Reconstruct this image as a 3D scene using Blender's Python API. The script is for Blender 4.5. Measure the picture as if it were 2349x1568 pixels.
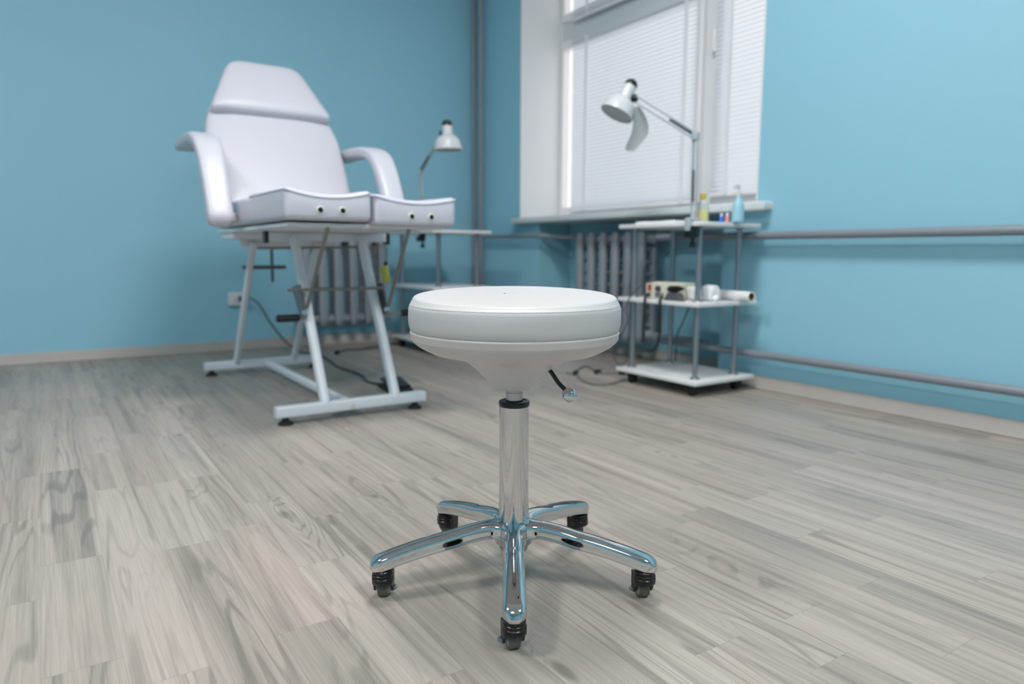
import bpy, bmesh, math, random
from mathutils import Vector, Matrix, noise

random.seed(7)
for o in list(bpy.data.objects):
    bpy.data.objects.remove(o)
scene = bpy.context.scene
COL = scene.collection
PI = math.pi

# ------------------------------------------------------------------ camera
IMG_W, F_PX = 2349.0, 1624.4
YAW, PITCH, ROLL = 0.58444, 0.12523, 0.00452
fwd = Vector((math.sin(YAW) * math.cos(PITCH), math.cos(YAW) * math.cos(PITCH), -math.sin(PITCH)))
rgt = Vector((math.cos(YAW), -math.sin(YAW), 0))
upv = rgt.cross(fwd)
c_, s_ = math.cos(ROLL), math.sin(ROLL)
rgt, upv = c_ * rgt + s_ * upv, -s_ * rgt + c_ * upv
cam_d = bpy.data.cameras.new('camera')
cam = bpy.data.objects.new('camera', cam_d)
COL.objects.link(cam)
m3 = Matrix((rgt, upv, -fwd)).transposed()
cam.matrix_world = Matrix.Translation((0, 0, 0.58)) @ m3.to_4x4()
cam_d.sensor_width = 36
cam_d.lens = F_PX / IMG_W * 36
cam_d.clip_start = 0.02
cam_d.dof.use_dof = True
cam_d.dof.focus_distance = 1.13
cam_d.dof.aperture_fstop = 2.9
scene.camera = cam

# ------------------------------------------------------------------ world, exposure
scene.view_settings.view_transform = 'Standard'
scene.view_settings.look = 'None'
scene.view_settings.gamma = 1
scene.view_settings.use_curve_mapping = False
scene.view_settings.exposure = 0.0
scene.cycles.max_bounces = 8
scene.cycles.adaptive_threshold = 0.02
SKY = (0.95, 0.965, 1.0)
SKY_STRENGTH = 1.25
PANEL_STRENGTH = 50.0
PANEL_COL = (1.0, 0.98, 0.965)
world = bpy.data.worlds.new('daylight')
scene.world = world
world.use_nodes = True
bg = world.node_tree.nodes['Background']
bg.inputs[0].default_value = (*SKY, 1)
bg.inputs[1].default_value = SKY_STRENGTH

# ------------------------------------------------------------------ materials
def srgb(r, g, b):
    def f(c):
        c /= 255.0
        return c / 12.92 if c <= 0.04045 else ((c + 0.055) / 1.055) ** 2.4
    return (f(r), f(g), f(b))

def mat(name, col, rough=0.5, metal=0.0, spec=0.5, bump=0.0, bscale=200.0, vary=0.0, vscale=6.0, trans=0.0, alpha=1.0, coat=0.0, emit=None, estr=0.0):
    m = bpy.data.materials.new(name)
    m.use_nodes = True
    nt = m.node_tree
    b = nt.nodes['Principled BSDF']
    b.inputs['Base Color'].default_value = (*col, 1)
    b.inputs['Roughness'].default_value = rough
    b.inputs['Metallic'].default_value = metal
    b.inputs['Specular IOR Level'].default_value = spec
    b.inputs['Transmission Weight'].default_value = trans
    b.inputs['Alpha'].default_value = alpha
    b.inputs['Coat Weight'].default_value = coat
    if emit:
        b.inputs['Emission Color'].default_value = (*emit, 1)
        b.inputs['Emission Strength'].default_value = estr
    tc = nt.nodes.new('ShaderNodeTexCoord')
    if vary:
        n = nt.nodes.new('ShaderNodeTexNoise')
        n.inputs['Scale'].default_value = vscale
        n.inputs['Detail'].default_value = 3
        nt.links.new(tc.outputs['Object'], n.inputs['Vector'])
        mx = nt.nodes.new('ShaderNodeMix')
        mx.data_type = 'RGBA'
        mx.inputs[6].default_value = (*[c * (1 - vary) for c in col], 1)
        mx.inputs[7].default_value = (*[min(1, c * (1 + vary)) for c in col], 1)
        nt.links.new(n.outputs['Fac'], mx.inputs[0])
        nt.links.new(mx.outputs[2], b.inputs['Base Color'])
    if bump:
        n = nt.nodes.new('ShaderNodeTexNoise')
        n.inputs['Scale'].default_value = bscale
        n.inputs['Detail'].default_value = 4
        nt.links.new(tc.outputs['Object'], n.inputs['Vector'])
        bp = nt.nodes.new('ShaderNodeBump')
        bp.inputs['Strength'].default_value = bump
        bp.inputs['Distance'].default_value = 0.002
        nt.links.new(n.outputs['Fac'], bp.inputs['Height'])
        nt.links.new(bp.outputs['Normal'], b.inputs['Normal'])
    return m

M = {}
M['wall'] = mat('blue_wall_paint', srgb(142, 193, 211), 0.55, bump=0.25, bscale=90, vary=0.012, vscale=2.0, spec=0.35)
M['ceiling'] = mat('white_ceiling_paint', srgb(225, 224, 222), 0.8, vary=0.01)
M['white_plaster'] = mat('white_reveal_paint', srgb(225, 226, 228), 0.6, vary=0.01)
M['sill'] = mat('white_sill_plastic', srgb(206, 213, 214), 0.4, vary=0.01)
M['frame'] = mat('white_window_frame', srgb(236, 233, 234), 0.35, vary=0.01)
M['base'] = mat('greige_baseboard', srgb(168, 162, 156), 0.5, vary=0.08, vscale=9)
M['pipe'] = mat('grey_pipe_paint', srgb(128, 134, 142), 0.38, vary=0.04)
M['radiator'] = mat('grey_radiator_paint', srgb(142, 148, 155), 0.42, vary=0.05)
M['chrome'] = mat('chrome', (0.64, 0.64, 0.645), 0.05, 1.0, vary=0.015, vscale=3)
M['brushed'] = mat('brushed_steel', (0.46, 0.46, 0.47), 0.2, 1.0, vary=0.05, vscale=40)
M['post'] = mat('satin_grey_post', srgb(150, 156, 162), 0.3, 0.75, vary=0.03)
M['rod'] = mat('dull_steel_rod', srgb(140, 138, 134), 0.35, 0.6, vary=0.05)
M['bracket'] = mat('dark_grey_steel', srgb(105, 105, 110), 0.4, 0.4, vary=0.05)
M['vinyl'] = mat('white_stool_vinyl', srgb(186, 185, 185), 0.48, bump=0.10, bscale=420, vary=0.008, vscale=10)
M['shell'] = mat('white_stool_plastic', srgb(200, 196, 194), 0.42, vary=0.008)
M['bedvinyl'] = mat('white_chair_vinyl', srgb(198, 197, 207), 0.36, bump=0.1, bscale=60, vary=0.01)
M['piping'] = mat('grey_seam_piping', srgb(176, 176, 192), 0.5, vary=0.03)
M['bedmetal'] = mat('white_powder_coat', srgb(220, 224, 230), 0.35, vary=0.01)
M['board'] = mat('white_laminate_board', srgb(222, 222, 222), 0.4, vary=0.01)
M['black'] = mat('black_plastic', srgb(15, 14, 16), 0.3, vary=0.1, vscale=30)
M['rubber'] = mat('black_rubber', srgb(24, 25, 27), 0.6, vary=0.1, vscale=30)
M['tread'] = mat('dusty_wheel_rubber', srgb(92, 86, 78), 0.4, vary=0.35, vscale=180)  # dust, plus a brownish metallic reflection put into the colour
M['hubring'] = mat('pale_grey_hub', srgb(170, 174, 168), 0.5, vary=0.02)
M['cord'] = mat('grey_cord', srgb(72, 76, 80), 0.5, vary=0.06)
M['palecord'] = mat('pale_grey_cord', srgb(118, 120, 118), 0.5, vary=0.06)
M['white'] = mat('white_plastic', srgb(226, 226, 226), 0.4, vary=0.01)
M['lampwhite'] = mat('glossy_white_enamel', srgb(206, 208, 211), 0.22, vary=0.01)
M['lampin'] = mat('grey_lamp_lens', srgb(190, 195, 196), 0.5, vary=0.02)
M['lamprod'] = mat('pale_lamp_rod', srgb(172, 180, 186), 0.35, vary=0.02)
M['spring'] = mat('dark_spring_steel', srgb(88, 94, 100), 0.35, 0.5, vary=0.05)
M['yellow'] = mat('yellow_tag_plastic', srgb(188, 182, 78), 0.45, vary=0.05)
M['yellowlabel'] = mat('pale_yellow_label', srgb(216, 210, 150), 0.5, vary=0.06, vscale=60)
M['orange'] = mat('amber_yellow_cap', srgb(216, 186, 64), 0.4, vary=0.03)
M['clear'] = mat('cloudy_clear_plastic', srgb(222, 226, 222), 0.25, vary=0.01, trans=0.2)
M['bluebottle'] = mat('light_blue_liquid_bottle', srgb(164, 212, 230), 0.3, vary=0.02, trans=0.15)
M['blue'] = mat('blue_tube_plastic', srgb(44, 108, 216), 0.4, vary=0.03)
M['pink'] = mat('pink_tube_plastic', srgb(222, 130, 136), 0.4, vary=0.03)
M['cream'] = mat('cream_enamel', srgb(214, 210, 192), 0.4, vary=0.02)
M['ring'] = mat('cream_eyelet', srgb(214, 210, 196), 0.4, vary=0.02)
M['stitch'] = mat('grey_thread', srgb(205, 205, 203), 0.7, vary=0.03)
M['red'] = mat('red_switch_plastic', srgb(190, 72, 58), 0.4, vary=0.03)
M['navy'] = mat('dark_knob_plastic', srgb(48, 58, 72), 0.4, vary=0.05)
M['paper'] = mat('white_paper', srgb(232, 232, 232), 0.8, bump=0.3, bscale=40, vary=0.02)
M['kraft'] = mat('olive_brown_cardboard', srgb(120, 108, 60), 0.8, vary=0.1, vscale=30)
M['cotton'] = mat('white_cotton', srgb(236, 236, 238), 0.9, bump=0.6, bscale=120, vary=0.02)
M['socket'] = mat('white_socket_plastic', srgb(214, 216, 220), 0.4, vary=0.01)
M['lightframe'] = mat('white_light_frame', srgb(235, 235, 235), 0.5, vary=0.01)
M['diffuser'] = mat('lit_diffuser', (0.9, 0.9, 0.9), 0.5, vary=0.01, emit=PANEL_COL, estr=PANEL_STRENGTH)

def translucent_mat(name, col, fac, rough=0.5):
    m = mat(name, col, rough, vary=0.01)
    nt = m.node_tree
    b = nt.nodes['Principled BSDF']
    tr = nt.nodes.new('ShaderNodeBsdfTranslucent')
    tr.inputs[0].default_value = (*col, 1)
    mx = nt.nodes.new('ShaderNodeMixShader')
    mx.inputs[0].default_value = fac
    nt.links.new(b.outputs[0], mx.inputs[1])
    nt.links.new(tr.outputs[0], mx.inputs[2])
    nt.links.new(mx.outputs[0], nt.nodes['Material Output'].inputs[0])
    return m
M['slat'] = translucent_mat('white_blind_slat', srgb(236, 238, 241), 0.22, 0.45)
M['flap'] = translucent_mat('milky_plastic_film', srgb(200, 206, 206), 0.22, 0.3)
M['tape'] = translucent_mat('white_ladder_tape', srgb(250, 250, 251), 0.45, 0.7)  # extra white: light leaking along the ladders is put into the colour

def glass_mat():
    m = bpy.data.materials.new('window_glass')
    m.use_nodes = True
    nt = m.node_tree
    nt.nodes.clear()
    out = nt.nodes.new('ShaderNodeOutputMaterial')
    tr = nt.nodes.new('ShaderNodeBsdfTransparent')
    gl = nt.nodes.new('ShaderNodeBsdfGlossy')
    gl.inputs['Roughness'].default_value = 0.02
    mx = nt.nodes.new('ShaderNodeMixShader')
    mx.inputs[0].default_value = 0.08
    nt.links.new(tr.outputs[0], mx.inputs[1])
    nt.links.new(gl.outputs[0], mx.inputs[2])
    nt.links.new(mx.outputs[0], out.inputs[0])
    return m
M['glass'] = glass_mat()

def floor_mat():
    m = bpy.data.materials.new('grey_oak_laminate')
    m.use_nodes = True
    nt = m.node_tree
    N, Lk = nt.nodes, nt.links
    b = N['Principled BSDF']
    def math_(op, a, c=None, clamp=False):
        n = N.new('ShaderNodeMath'); n.operation = op; n.use_clamp = clamp
        for i, v in enumerate((a, c)):
            if v is None: continue
            if isinstance(v, (int, float)): n.inputs[i].default_value = v
            else: Lk.new(v, n.inputs[i])
        return n.outputs[0]
    def attr(nm):
        n = N.new('ShaderNodeAttribute'); n.attribute_name = nm
        return n
    seed = attr('seed').outputs['Fac']
    tone = attr('tone').outputs['Fac']
    tc = N.new('ShaderNodeTexCoord')
    sep = N.new('ShaderNodeSeparateXYZ'); Lk.new(tc.outputs['Object'], sep.inputs[0])
    X, Y = sep.outputs[0], sep.outputs[1]
    so = math_('MULTIPLY', seed, 37.0)
    def vec(sx, sy):
        cb = N.new('ShaderNodeCombineXYZ')
        Lk.new(math_('ADD', math_('MULTIPLY', X, sx), so), cb.inputs[0])
        Lk.new(math_('ADD', math_('MULTIPLY', Y, sy), math_('MULTIPLY', seed, 91.0)), cb.inputs[1])
        Lk.new(so, cb.inputs[2])
        return cb.outputs[0]
    def noise_(v, scale, detail=2, dist=0.0, rough=0.5):
        n = N.new('ShaderNodeTexNoise')
        n.inputs['Scale'].default_value = scale; n.inputs['Detail'].default_value = detail
        n.inputs['Distortion'].default_value = dist; n.inputs['Roughness'].default_value = rough
        Lk.new(v, n.inputs['Vector'])
        return n.outputs['Fac']
    def smooth(v, lo, hi):
        n = N.new('ShaderNodeMapRange'); n.interpolation_type = 'SMOOTHSTEP'
        n.inputs['From Min'].default_value = lo; n.inputs['From Max'].default_value = hi
        Lk.new(v, n.inputs['Value'])
        return n.outputs['Result']
    # knots
    vo = N.new('ShaderNodeTexVoronoi'); vo.inputs['Scale'].default_value = 1.0
    Lk.new(vec(6.5, 2.3), vo.inputs['Vector'])
    d = vo.outputs['Distance']
    knotsel = smooth(noise_(vec(6.5, 2.3), 0.35, 1), 0.52, 0.6)
    knot = math_('MULTIPLY', math_('SUBTRACT', 1.0, smooth(d, 0.02, 0.10)), knotsel)
    halo = math_('MULTIPLY', math_('SUBTRACT', 1.0, smooth(d, 0.0, 0.55)), knotsel)
    # growth rings: contour lines of a stretched height field bent around knots
    h = noise_(vec(8.0, 0.42), 1.0, 3, 0.35, 0.42)
    h = math_('ADD', h, math_('MULTIPLY', halo, 0.22))
    ring = math_('SINE', math_('MULTIPLY', h, 105.0))
    ring = smooth(ring, 0.35, 1.0)
    ringmask = smooth(noise_(vec(7.0, 0.9), 1.3, 2), 0.42, 0.68)
    ring = math_('MULTIPLY', ring, math_('ADD', math_('MULTIPLY', ringmask, 0.75), 0.18))
    streak = smooth(noise_(vec(34.0, 0.55), 1.0, 3, 0.5, 0.6), 0.38, 0.74)
    pale = smooth(noise_(vec(22.0, 0.7), 1.0, 2, 0.5, 0.5), 0.52, 0.78)
    fibre = noise_(vec(330.0, 7.0), 1.0, 3, 0.0, 0.6)
    patch = noise_(vec(5.0, 1.6), 1.0, 2)
    # darkness
    dk = math_('MULTIPLY', ring, 0.27)
    dk = math_('ADD', dk, math_('MULTIPLY', streak, 0.25))
    dk = math_('ADD', dk, math_('MULTIPLY', math_('SUBTRACT', fibre, 0.5), 0.42))
    dk = math_('ADD', dk, math_('MULTIPLY', knot, 0.45))
    dk = math_('ADD', dk, math_('MULTIPLY', math_('SUBTRACT', patch, 0.5), 0.14))
    dk = math_('SUBTRACT', dk, math_('MULTIPLY', pale, 0.16))
    dk = math_('ADD', dk, math_('ADD', math_('MULTIPLY', tone, 0.17), 0.10), True)
    ramp = N.new('ShaderNodeValToRGB')
    cr = ramp.color_ramp
    cr.elements[0].position = 0.0; cr.elements[0].color = (*srgb(177, 168, 160), 1)
    cr.elements[1].position = 1.0; cr.elements[1].color = (*srgb(100, 95, 91), 1)
    for p, c in ((0.25, srgb(157, 149, 141)), (0.55, srgb(126, 120, 114))):
        e = cr.elements.new(p); e.color = (*c, 1)
    Lk.new(dk, ramp.inputs[0])
    # warm / cool variation per board
    mx = N.new('ShaderNodeMix'); mx.data_type = 'RGBA'; mx.blend_type = 'MULTIPLY'
    mx.inputs[0].default_value = 1.0
    hue = N.new('ShaderNodeMix'); hue.data_type = 'RGBA'
    hue.inputs[6].default_value = (1.0, 0.97, 0.955, 1); hue.inputs[7].default_value = (0.962, 0.98, 0.968, 1)
    Lk.new(math_('FRACT', math_('MULTIPLY', seed, 7.31)), hue.inputs[0])
    Lk.new(ramp.outputs[0], mx.inputs[6]); Lk.new(hue.outputs[2], mx.inputs[7])
    # fine joints between the boards
    uv = N.new('ShaderNodeUVMap'); uv.uv_map = 'edge'
    s2 = N.new('ShaderNodeSeparateXYZ'); Lk.new(uv.outputs[0], s2.inputs[0])
    def edge(v, w):
        e = math_('MINIMUM', v, math_('SUBTRACT', 1.0, v))
        return math_('SUBTRACT', 1.0, smooth(e, 0.0, w))
    jn = math_('MAXIMUM', math_('MULTIPLY', edge(s2.outputs[0], 0.014), 0.5), edge(s2.outputs[1], 0.0018))
    mx2 = N.new('ShaderNodeMix'); mx2.data_type = 'RGBA'
    Lk.new(math_('MULTIPLY', jn, 0.35), mx2.inputs[0])
    Lk.new(mx.outputs[2], mx2.inputs[6]); mx2.inputs[7].default_value = (*srgb(96, 90, 86), 1)
    Lk.new(mx2.outputs[2], b.inputs['Base Color'])
    Lk.new(math_('ADD', 0.36, math_('MULTIPLY', fibre, 0.16)), b.inputs['Roughness'])
    b.inputs['Specular IOR Level'].default_value = 0.42
    bp = N.new('ShaderNodeBump'); bp.inputs['Strength'].default_value = 0.12; bp.inputs['Distance'].default_value = 0.0015
    Lk.new(math_('SUBTRACT', 1.0, dk), bp.inputs['Height']); Lk.new(bp.outputs[0], b.inputs['Normal'])
    return m
M['floor'] = floor_mat()

# ------------------------------------------------------------------ mesh helpers
def frame_from(axis):
    z = Vector(axis).normalized()
    x = Vector((1, 0, 0)) if abs(z.x) < 0.9 else Vector((0, 1, 0))
    x = (x - z * x.dot(z)).normalized()
    y = z.cross(x)
    return Matrix((x, y, z)).transposed()

class MB:
    def __init__(self):
        self.bm = bmesh.new()
    def face(self, vs):
        try:
            return self.bm.faces.new(vs)
        except ValueError:
            return None
    def box(self, a, b):
        x0, y0, z0 = a; x1, y1, z1 = b
        v = [self.bm.verts.new(p) for p in ((x0,y0,z0),(x1,y0,z0),(x1,y1,z0),(x0,y1,z0),(x0,y0,z1),(x1,y0,z1),(x1,y1,z1),(x0,y1,z1))]
        for f in ((0,3,2,1),(4,5,6,7),(0,1,5,4),(1,2,6,5),(2,3,7,6),(3,0,4,7)):
            self.face([v[i] for i in f])
        return self
    def rbox(self, size, r=0.004, loc=(0,0,0), mtx=None, seg=3, fill=1, deform=None):
        """box with rounded edges; fill = inner subdivisions per axis (int or triple)"""
        h = [s / 2 for s in size]
        r = min(r, min(h) * 0.999)
        if isinstance(fill, int): fill = (fill,) * 3
        ts = []
        for k in range(3):
            t = [-h[k] + r * (1 - math.cos(PI / 2 * i / seg)) for i in range(seg)]
            n = max(1, fill[k])
            t += [(-h[k] + r) + (2 * h[k] - 2 * r) * i / n for i in range(n + 1)]
            t += [h[k] - r * (1 - math.cos(PI / 2 * i / seg)) for i in range(seg - 1, -1, -1)]
            ts.append(t)
        cache = {}
        loc = Vector(loc)
        def vert(p):
            key = tuple(round(c, 7) for c in p)
            if key in cache: return cache[key]
            q = Vector([max(-h[i] + r, min(h[i] - r, p[i])) for i in range(3)])
            d = Vector(p) - q
            w = q + d.normalized() * r if d.length > 1e-9 else Vector(p)
            if deform: w = Vector(deform(w))
            if mtx: w = mtx @ w
            cache[key] = self.bm.verts.new(w + loc)
            return cache[key]
        for ax in range(3):
            u, v = (ax + 1) % 3, (ax + 2) % 3
            for sg in (-1, 1):
                for i in range(len(ts[u]) - 1):
                    for j in range(len(ts[v]) - 1):
                        quad = []
                        for (a, c) in ((i, j), (i + 1, j), (i + 1, j + 1), (i, j + 1)):
                            p = [0, 0, 0]; p[ax] = sg * h[ax]; p[u] = ts[u][a]; p[v] = ts[v][c]
                            quad.append(vert(p))
                        if sg < 0: quad.reverse()
                        if len(set(quad)) > 2:
                            self.face(list(dict.fromkeys(quad)))
        return self
    def lathe(self, prof, loc=(0,0,0), axis=(0,0,1), n=32, mtx=None):
        R = mtx or frame_from(axis)
        loc = Vector(loc)
        rings = []
        for r, z in prof:
            if r < 1e-6:
                rings.append([self.bm.verts.new(loc + R @ Vector((0, 0, z)))])
            else:
                rings.append([self.bm.verts.new(loc + R @ Vector((r * math.cos(2*PI*k/n), r * math.sin(2*PI*k/n), z))) for k in range(n)])
        for A, B in zip(rings, rings[1:]):
            for k in range(n):
                k2 = (k + 1) % n
                if len(A) == 1 and len(B) == 1: continue
                if len(A) == 1: self.face([A[0], B[k2], B[k]])
                elif len(B) == 1: self.face([A[k], A[k2], B[0]])
                else: self.face([A[k], A[k2], B[k2], B[k]])
        return self
    def cyl(self, p, q, r, n=20, bev=0.0):
        p, q = Vector(p), Vector(q)
        L = (q - p).length
        b = min(bev, r * 0.9, L * 0.45)
        prof = [(0, 0), (r - b, 0), (r, b), (r, L - b), (r - b, L), (0, L)] if b else [(0, 0), (r, 0), (r, L), (0, L)]
        return self.lathe(prof, p, q - p, n)
    def tube(self, pts, r, n=10, closed_path=False, sub=1, rad=None):
        P = [Vector(p) for p in pts]
        if sub > 1: P = smooth_path(P, sub)
        return self.sweep(P, [(r * math.cos(2*PI*k/n), r * math.sin(2*PI*k/n)) for k in range(n)])
    def sweep(self, P, sect, scales=None, up=None, cap=True):
        P = [Vector(p) for p in P]
        rings = []
        T0 = (P[1] - P[0]).normalized()
        if up is None:
            x = Vector((0, 0, 1)) if abs(T0.z) < 0.9 else Vector((1, 0, 0))
        else:
            x = Vector(up)
        for i, p in enumerate(P):
            a = P[max(0, i - 1)]; b = P[min(len(P) - 1, i + 1)]
            T = (b - a).normalized()
            x = (x - T * x.dot(T))
            x = x.normalized() if x.length > 1e-8 else Vector((1, 0, 0))
            y = T.cross(x)
            s = scales[i] if scales else (1, 1)
            if isinstance(s, (int, float)): s = (s, s)
            rings.append([self.bm.verts.new(p + y * (u * s[0]) + x * (v * s[1])) for u, v in sect])
        n = len(sect)
        for A, B in zip(rings, rings[1:]):
            for k in range(n):
                self.face([A[k], A[(k+1) % n], B[(k+1) % n], B[k]])
        if cap:
            self.face(list(reversed(rings[0]))); self.face(rings[-1])
        return self
    def prism(self, outline, d0, d1, mtx=None, loc=(0,0,0)):
        mtx = mtx or Matrix.Identity(3); loc = Vector(loc)
        A = [self.bm.verts.new(loc + mtx @ Vector((x, y, d0))) for x, y in outline]
        B = [self.bm.verts.new(loc + mtx @ Vector((x, y, d1))) for x, y in outline]
        n = len(A)
        self.face(list(reversed(A))); self.face(B)
        for k in range(n):
            self.face([A[k], A[(k+1) % n], B[(k+1) % n], B[k]])
        return self
    def loft(self, outline, rings, mtx=None, loc=(0,0,0), centre=None):
        """outline pulled towards its centre ring by ring: rings = [(inset, height)], closed at both ends"""
        mtx = mtx or Matrix.Identity(3); loc = Vector(loc)
        n = len(outline)
        c = Vector(centre) if centre else Vector((sum(p[0] for p in outline) / n, sum(p[1] for p in outline) / n))
        R = []
        for ins, z in rings:
            ring = []
            for x, y in outline:
                d = Vector((x, y)) - c
                L = d.length
                k = max(0.0, (L - ins) / L) if ins >= 0 else (L - ins) / L
                p = c + d * k
                ring.append(self.bm.verts.new(loc + mtx @ Vector((p.x, p.y, z))))
            R.append(ring)
        for A, B in zip(R, R[1:]):
            for k in range(n):
                self.face([A[k], A[(k+1) % n], B[(k+1) % n], B[k]])
        self.face(list(reversed(R[0]))); self.face(R[-1])
        return self
    def sphere(self, c, r, n=20, sc=(1,1,1)):
        m = Matrix.Translation(c) @ Matrix.Diagonal((*[r * s for s in sc], 1))
        bmesh.ops.create_uvsphere(self.bm, u_segments=n, v_segments=max(8, n // 2), radius=1, matrix=m)
        return self

def smooth_path(P, sub):
    out = []
    P = [Vector(p) for p in P]
    for i in range(len(P) - 1):
        p0 = P[i - 1] if i > 0 else P[i] * 2 - P[i + 1]
        p1, p2 = P[i], P[i + 1]
        p3 = P[i + 2] if i + 2 < len(P) else P[i + 1] * 2 - P[i]
        for k in range(sub):
            t = k / sub
            out.append(0.5 * ((2*p1) + (p2 - p0)*t + (2*p0 - 5*p1 + 4*p2 - p3)*t*t + (3*p1 - p0 - 3*p2 + p3)*t**3))
    out.append(P[-1])
    return out

def rounded(outline, r, seg=5):
    """round the corners of a 2D polygon"""
    out = []
    n = len(outline)
    rr = r if isinstance(r, (list, tuple)) else [r] * n
    for i in range(n):
        p = Vector(outline[i]); a = Vector(outline[i - 1]); b = Vector(outline[(i + 1) % n])
        u = (a - p); v = (b - p)
        t = min(rr[i], u.length * 0.49, v.length * 0.49)
        s = p + u.normalized() * t; e = p + v.normalized() * t
        for k in range(seg + 1):
            w = k / seg
            out.append(tuple((1-w)**2 * s + 2*w*(1-w) * p + w*w * e))
    return out

def rrect(w, h, r, seg=4):
    return rounded([(-w/2, -h/2), (w/2, -h/2), (w/2, h/2), (-w/2, h/2)], r, seg)

def finish(name, mb, material, parent=None, angle=35, shift=None):
    bm = mb.bm
    if shift is not None:
        bmesh.ops.translate(bm, vec=-Vector(shift), verts=bm.verts)
    bmesh.ops.recalc_face_normals(bm, faces=bm.faces)
    me = bpy.data.meshes.new(name)
    bm.to_mesh(me); bm.free()
    for p in me.polygons: p.use_smooth = True
    me.set_sharp_from_angle(angle=math.radians(angle))
    me.materials.append(M[material])
    o = bpy.data.objects.new(name, me)
    COL.objects.link(o)
    if parent: o.parent = parent
    return o

def tag(o, label, cat, group=None):
    o['label'] = label; o['category'] = cat
    if group: o['group'] = group
    return o

def struct(o, label=None):
    o['kind'] = 'structure'
    if label: o['label'] = label
    o['category'] = o.name.split('_')[0]
    return o

class Thing:
    def __init__(self, name, label, cat, loc=(0,0,0), group=None):
        self.loc = Vector(loc)
        self.o = bpy.data.objects.new(name, None)
        self.o.empty_display_size = 0.05
        COL.objects.link(self.o)
        self.o.location = loc
        tag(self.o, label, cat, group)
    def part(self, name, mb, material, parent=None, angle=35, label=None):
        """mesh given in room coordinates, stored relative to the thing's base"""
        o = finish(name, mb, material, parent or self.o, angle, shift=self.loc)
        if label: o['label'] = label
        return o

def solid(name, mb, material, label, cat, loc, group=None, angle=35):
    o = finish(name, mb, material, None, angle, shift=loc)
    o.location = loc
    return tag(o, label, cat, group)

# ------------------------------------------------------------------ room shell
XW, YB = 2.56, 4.37           # window wall and back wall
XL, YF, ZC = -3.2, -3.4, 2.95
WT = 0.36                     # thickness of the window wall
SILL = 0.765
WY0, WY1, WZ1 = 1.983, 3.784, 2.36
NY0, NY1, NX = 2.157, 3.57, 2.80

def make_floor():
    me = bpy.data.meshes.new('floor')
    W = 0.0992
    x_first = -0.037
    known = {0: [1.52, 2.18, 2.86], 1: [1.012, 1.95, 2.32], 2: [1.478, 1.93], 3: [1.045, 1.52], 4: [1.664],
             -1: [1.812, 2.164], 10: [0.65], 11: [0.458], 15: [0.813], 12: [0.647], 19: [1.17], 21: [1.29]}
    k0 = int(math.floor((XL - x_first) / W)); k1 = int(math.ceil((NX + 0.1 - x_first) / W))
    rnd = random.Random(21)
    verts, faces, seeds, tones, uvs = [], [], [], [], []
    for k in range(k0, k1):
        xa, xb = x_first + k * W, x_first + (k + 1) * W
        cuts = [YF]
        ks = sorted(known.get(k, []))
        y = YF + rnd.uniform(0.05, 0.6)
        lim = ks[0] - 0.3 if ks else YB
        while y < lim:
            cuts.append(y); y += rnd.choice((0.34, 0.45, 0.5, 0.6, 0.7))
        cuts += ks
        if ks:
            y = ks[-1] + rnd.uniform(0.4, 0.7)
            while y < YB - 0.1:
                cuts.append(y); y += rnd.choice((0.4, 0.5, 0.6, 0.7))
        cuts = [c for c in cuts if c < YB - 0.02] + [YB + 0.05]
        for ya, yb in zip(cuts, cuts[1:]):
            i = len(verts)
            verts += [(xa, ya, 0), (xb, ya, 0), (xb, yb, 0), (xa, yb, 0)]
            faces.append((i, i+1, i+2, i+3))
            seeds.append(rnd.random()); tones.append(rnd.random())
            uvs += [(0,0),(1,0),(1,1),(0,1)]
    me.from_pydata(verts, [], faces)
    a = me.attributes.new('seed', 'FLOAT', 'FACE'); a.data.foreach_set('value', seeds)
    a = me.attributes.new('tone', 'FLOAT', 'FACE'); a.data.foreach_set('value', tones)
    uv = me.uv_layers.new(name='edge')
    for i, t in enumerate(uvs): uv.data[i].uv = t
    me.materials.append(M['floor'])
    o = bpy.data.objects.new('floor', me); COL.objects.link(o)
    struct(o, 'pale grey oak laminate floor in narrow strips')
make_floor()

struct(finish('wall_back', MB().box((XL, YB, 0), (XW + WT, YB + 0.2, ZC)), 'wall'), 'light blue painted wall behind the treatment chair')
struct(finish('wall_left', MB().box((XL - 0.2, YF, 0), (XL, YB + 0.2, ZC)), 'wall'), 'light blue wall on the side away from the window')
struct(finish('wall_front', MB().box((XL - 0.2, YF - 0.2, 0), (XW + WT, YF, ZC)), 'wall'), 'light blue wall behind the camera')
struct(finish('ceiling', MB().box((XL - 0.2, YF - 0.2, ZC), (XW + WT, YB + 0.2, ZC + 0.15)), 'ceiling'), 'white ceiling')
w = MB()
w.box((XW, YF, 0), (XW + WT, NY0, SILL)); w.box((XW, NY1, 0), (XW + WT, YB, SILL))
w.box((NX, NY0, 0), (XW + WT, NY1, SILL))
w.box((XW, YF, SILL), (XW + WT, WY0, ZC)); w.box((XW, WY1, SILL), (XW + WT, YB, ZC))
w.box((XW, WY0, WZ1), (XW + WT, WY1, ZC))
struct(finish('wall_right', w, 'wall'), 'light blue wall with the window and the radiator niche')
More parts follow.
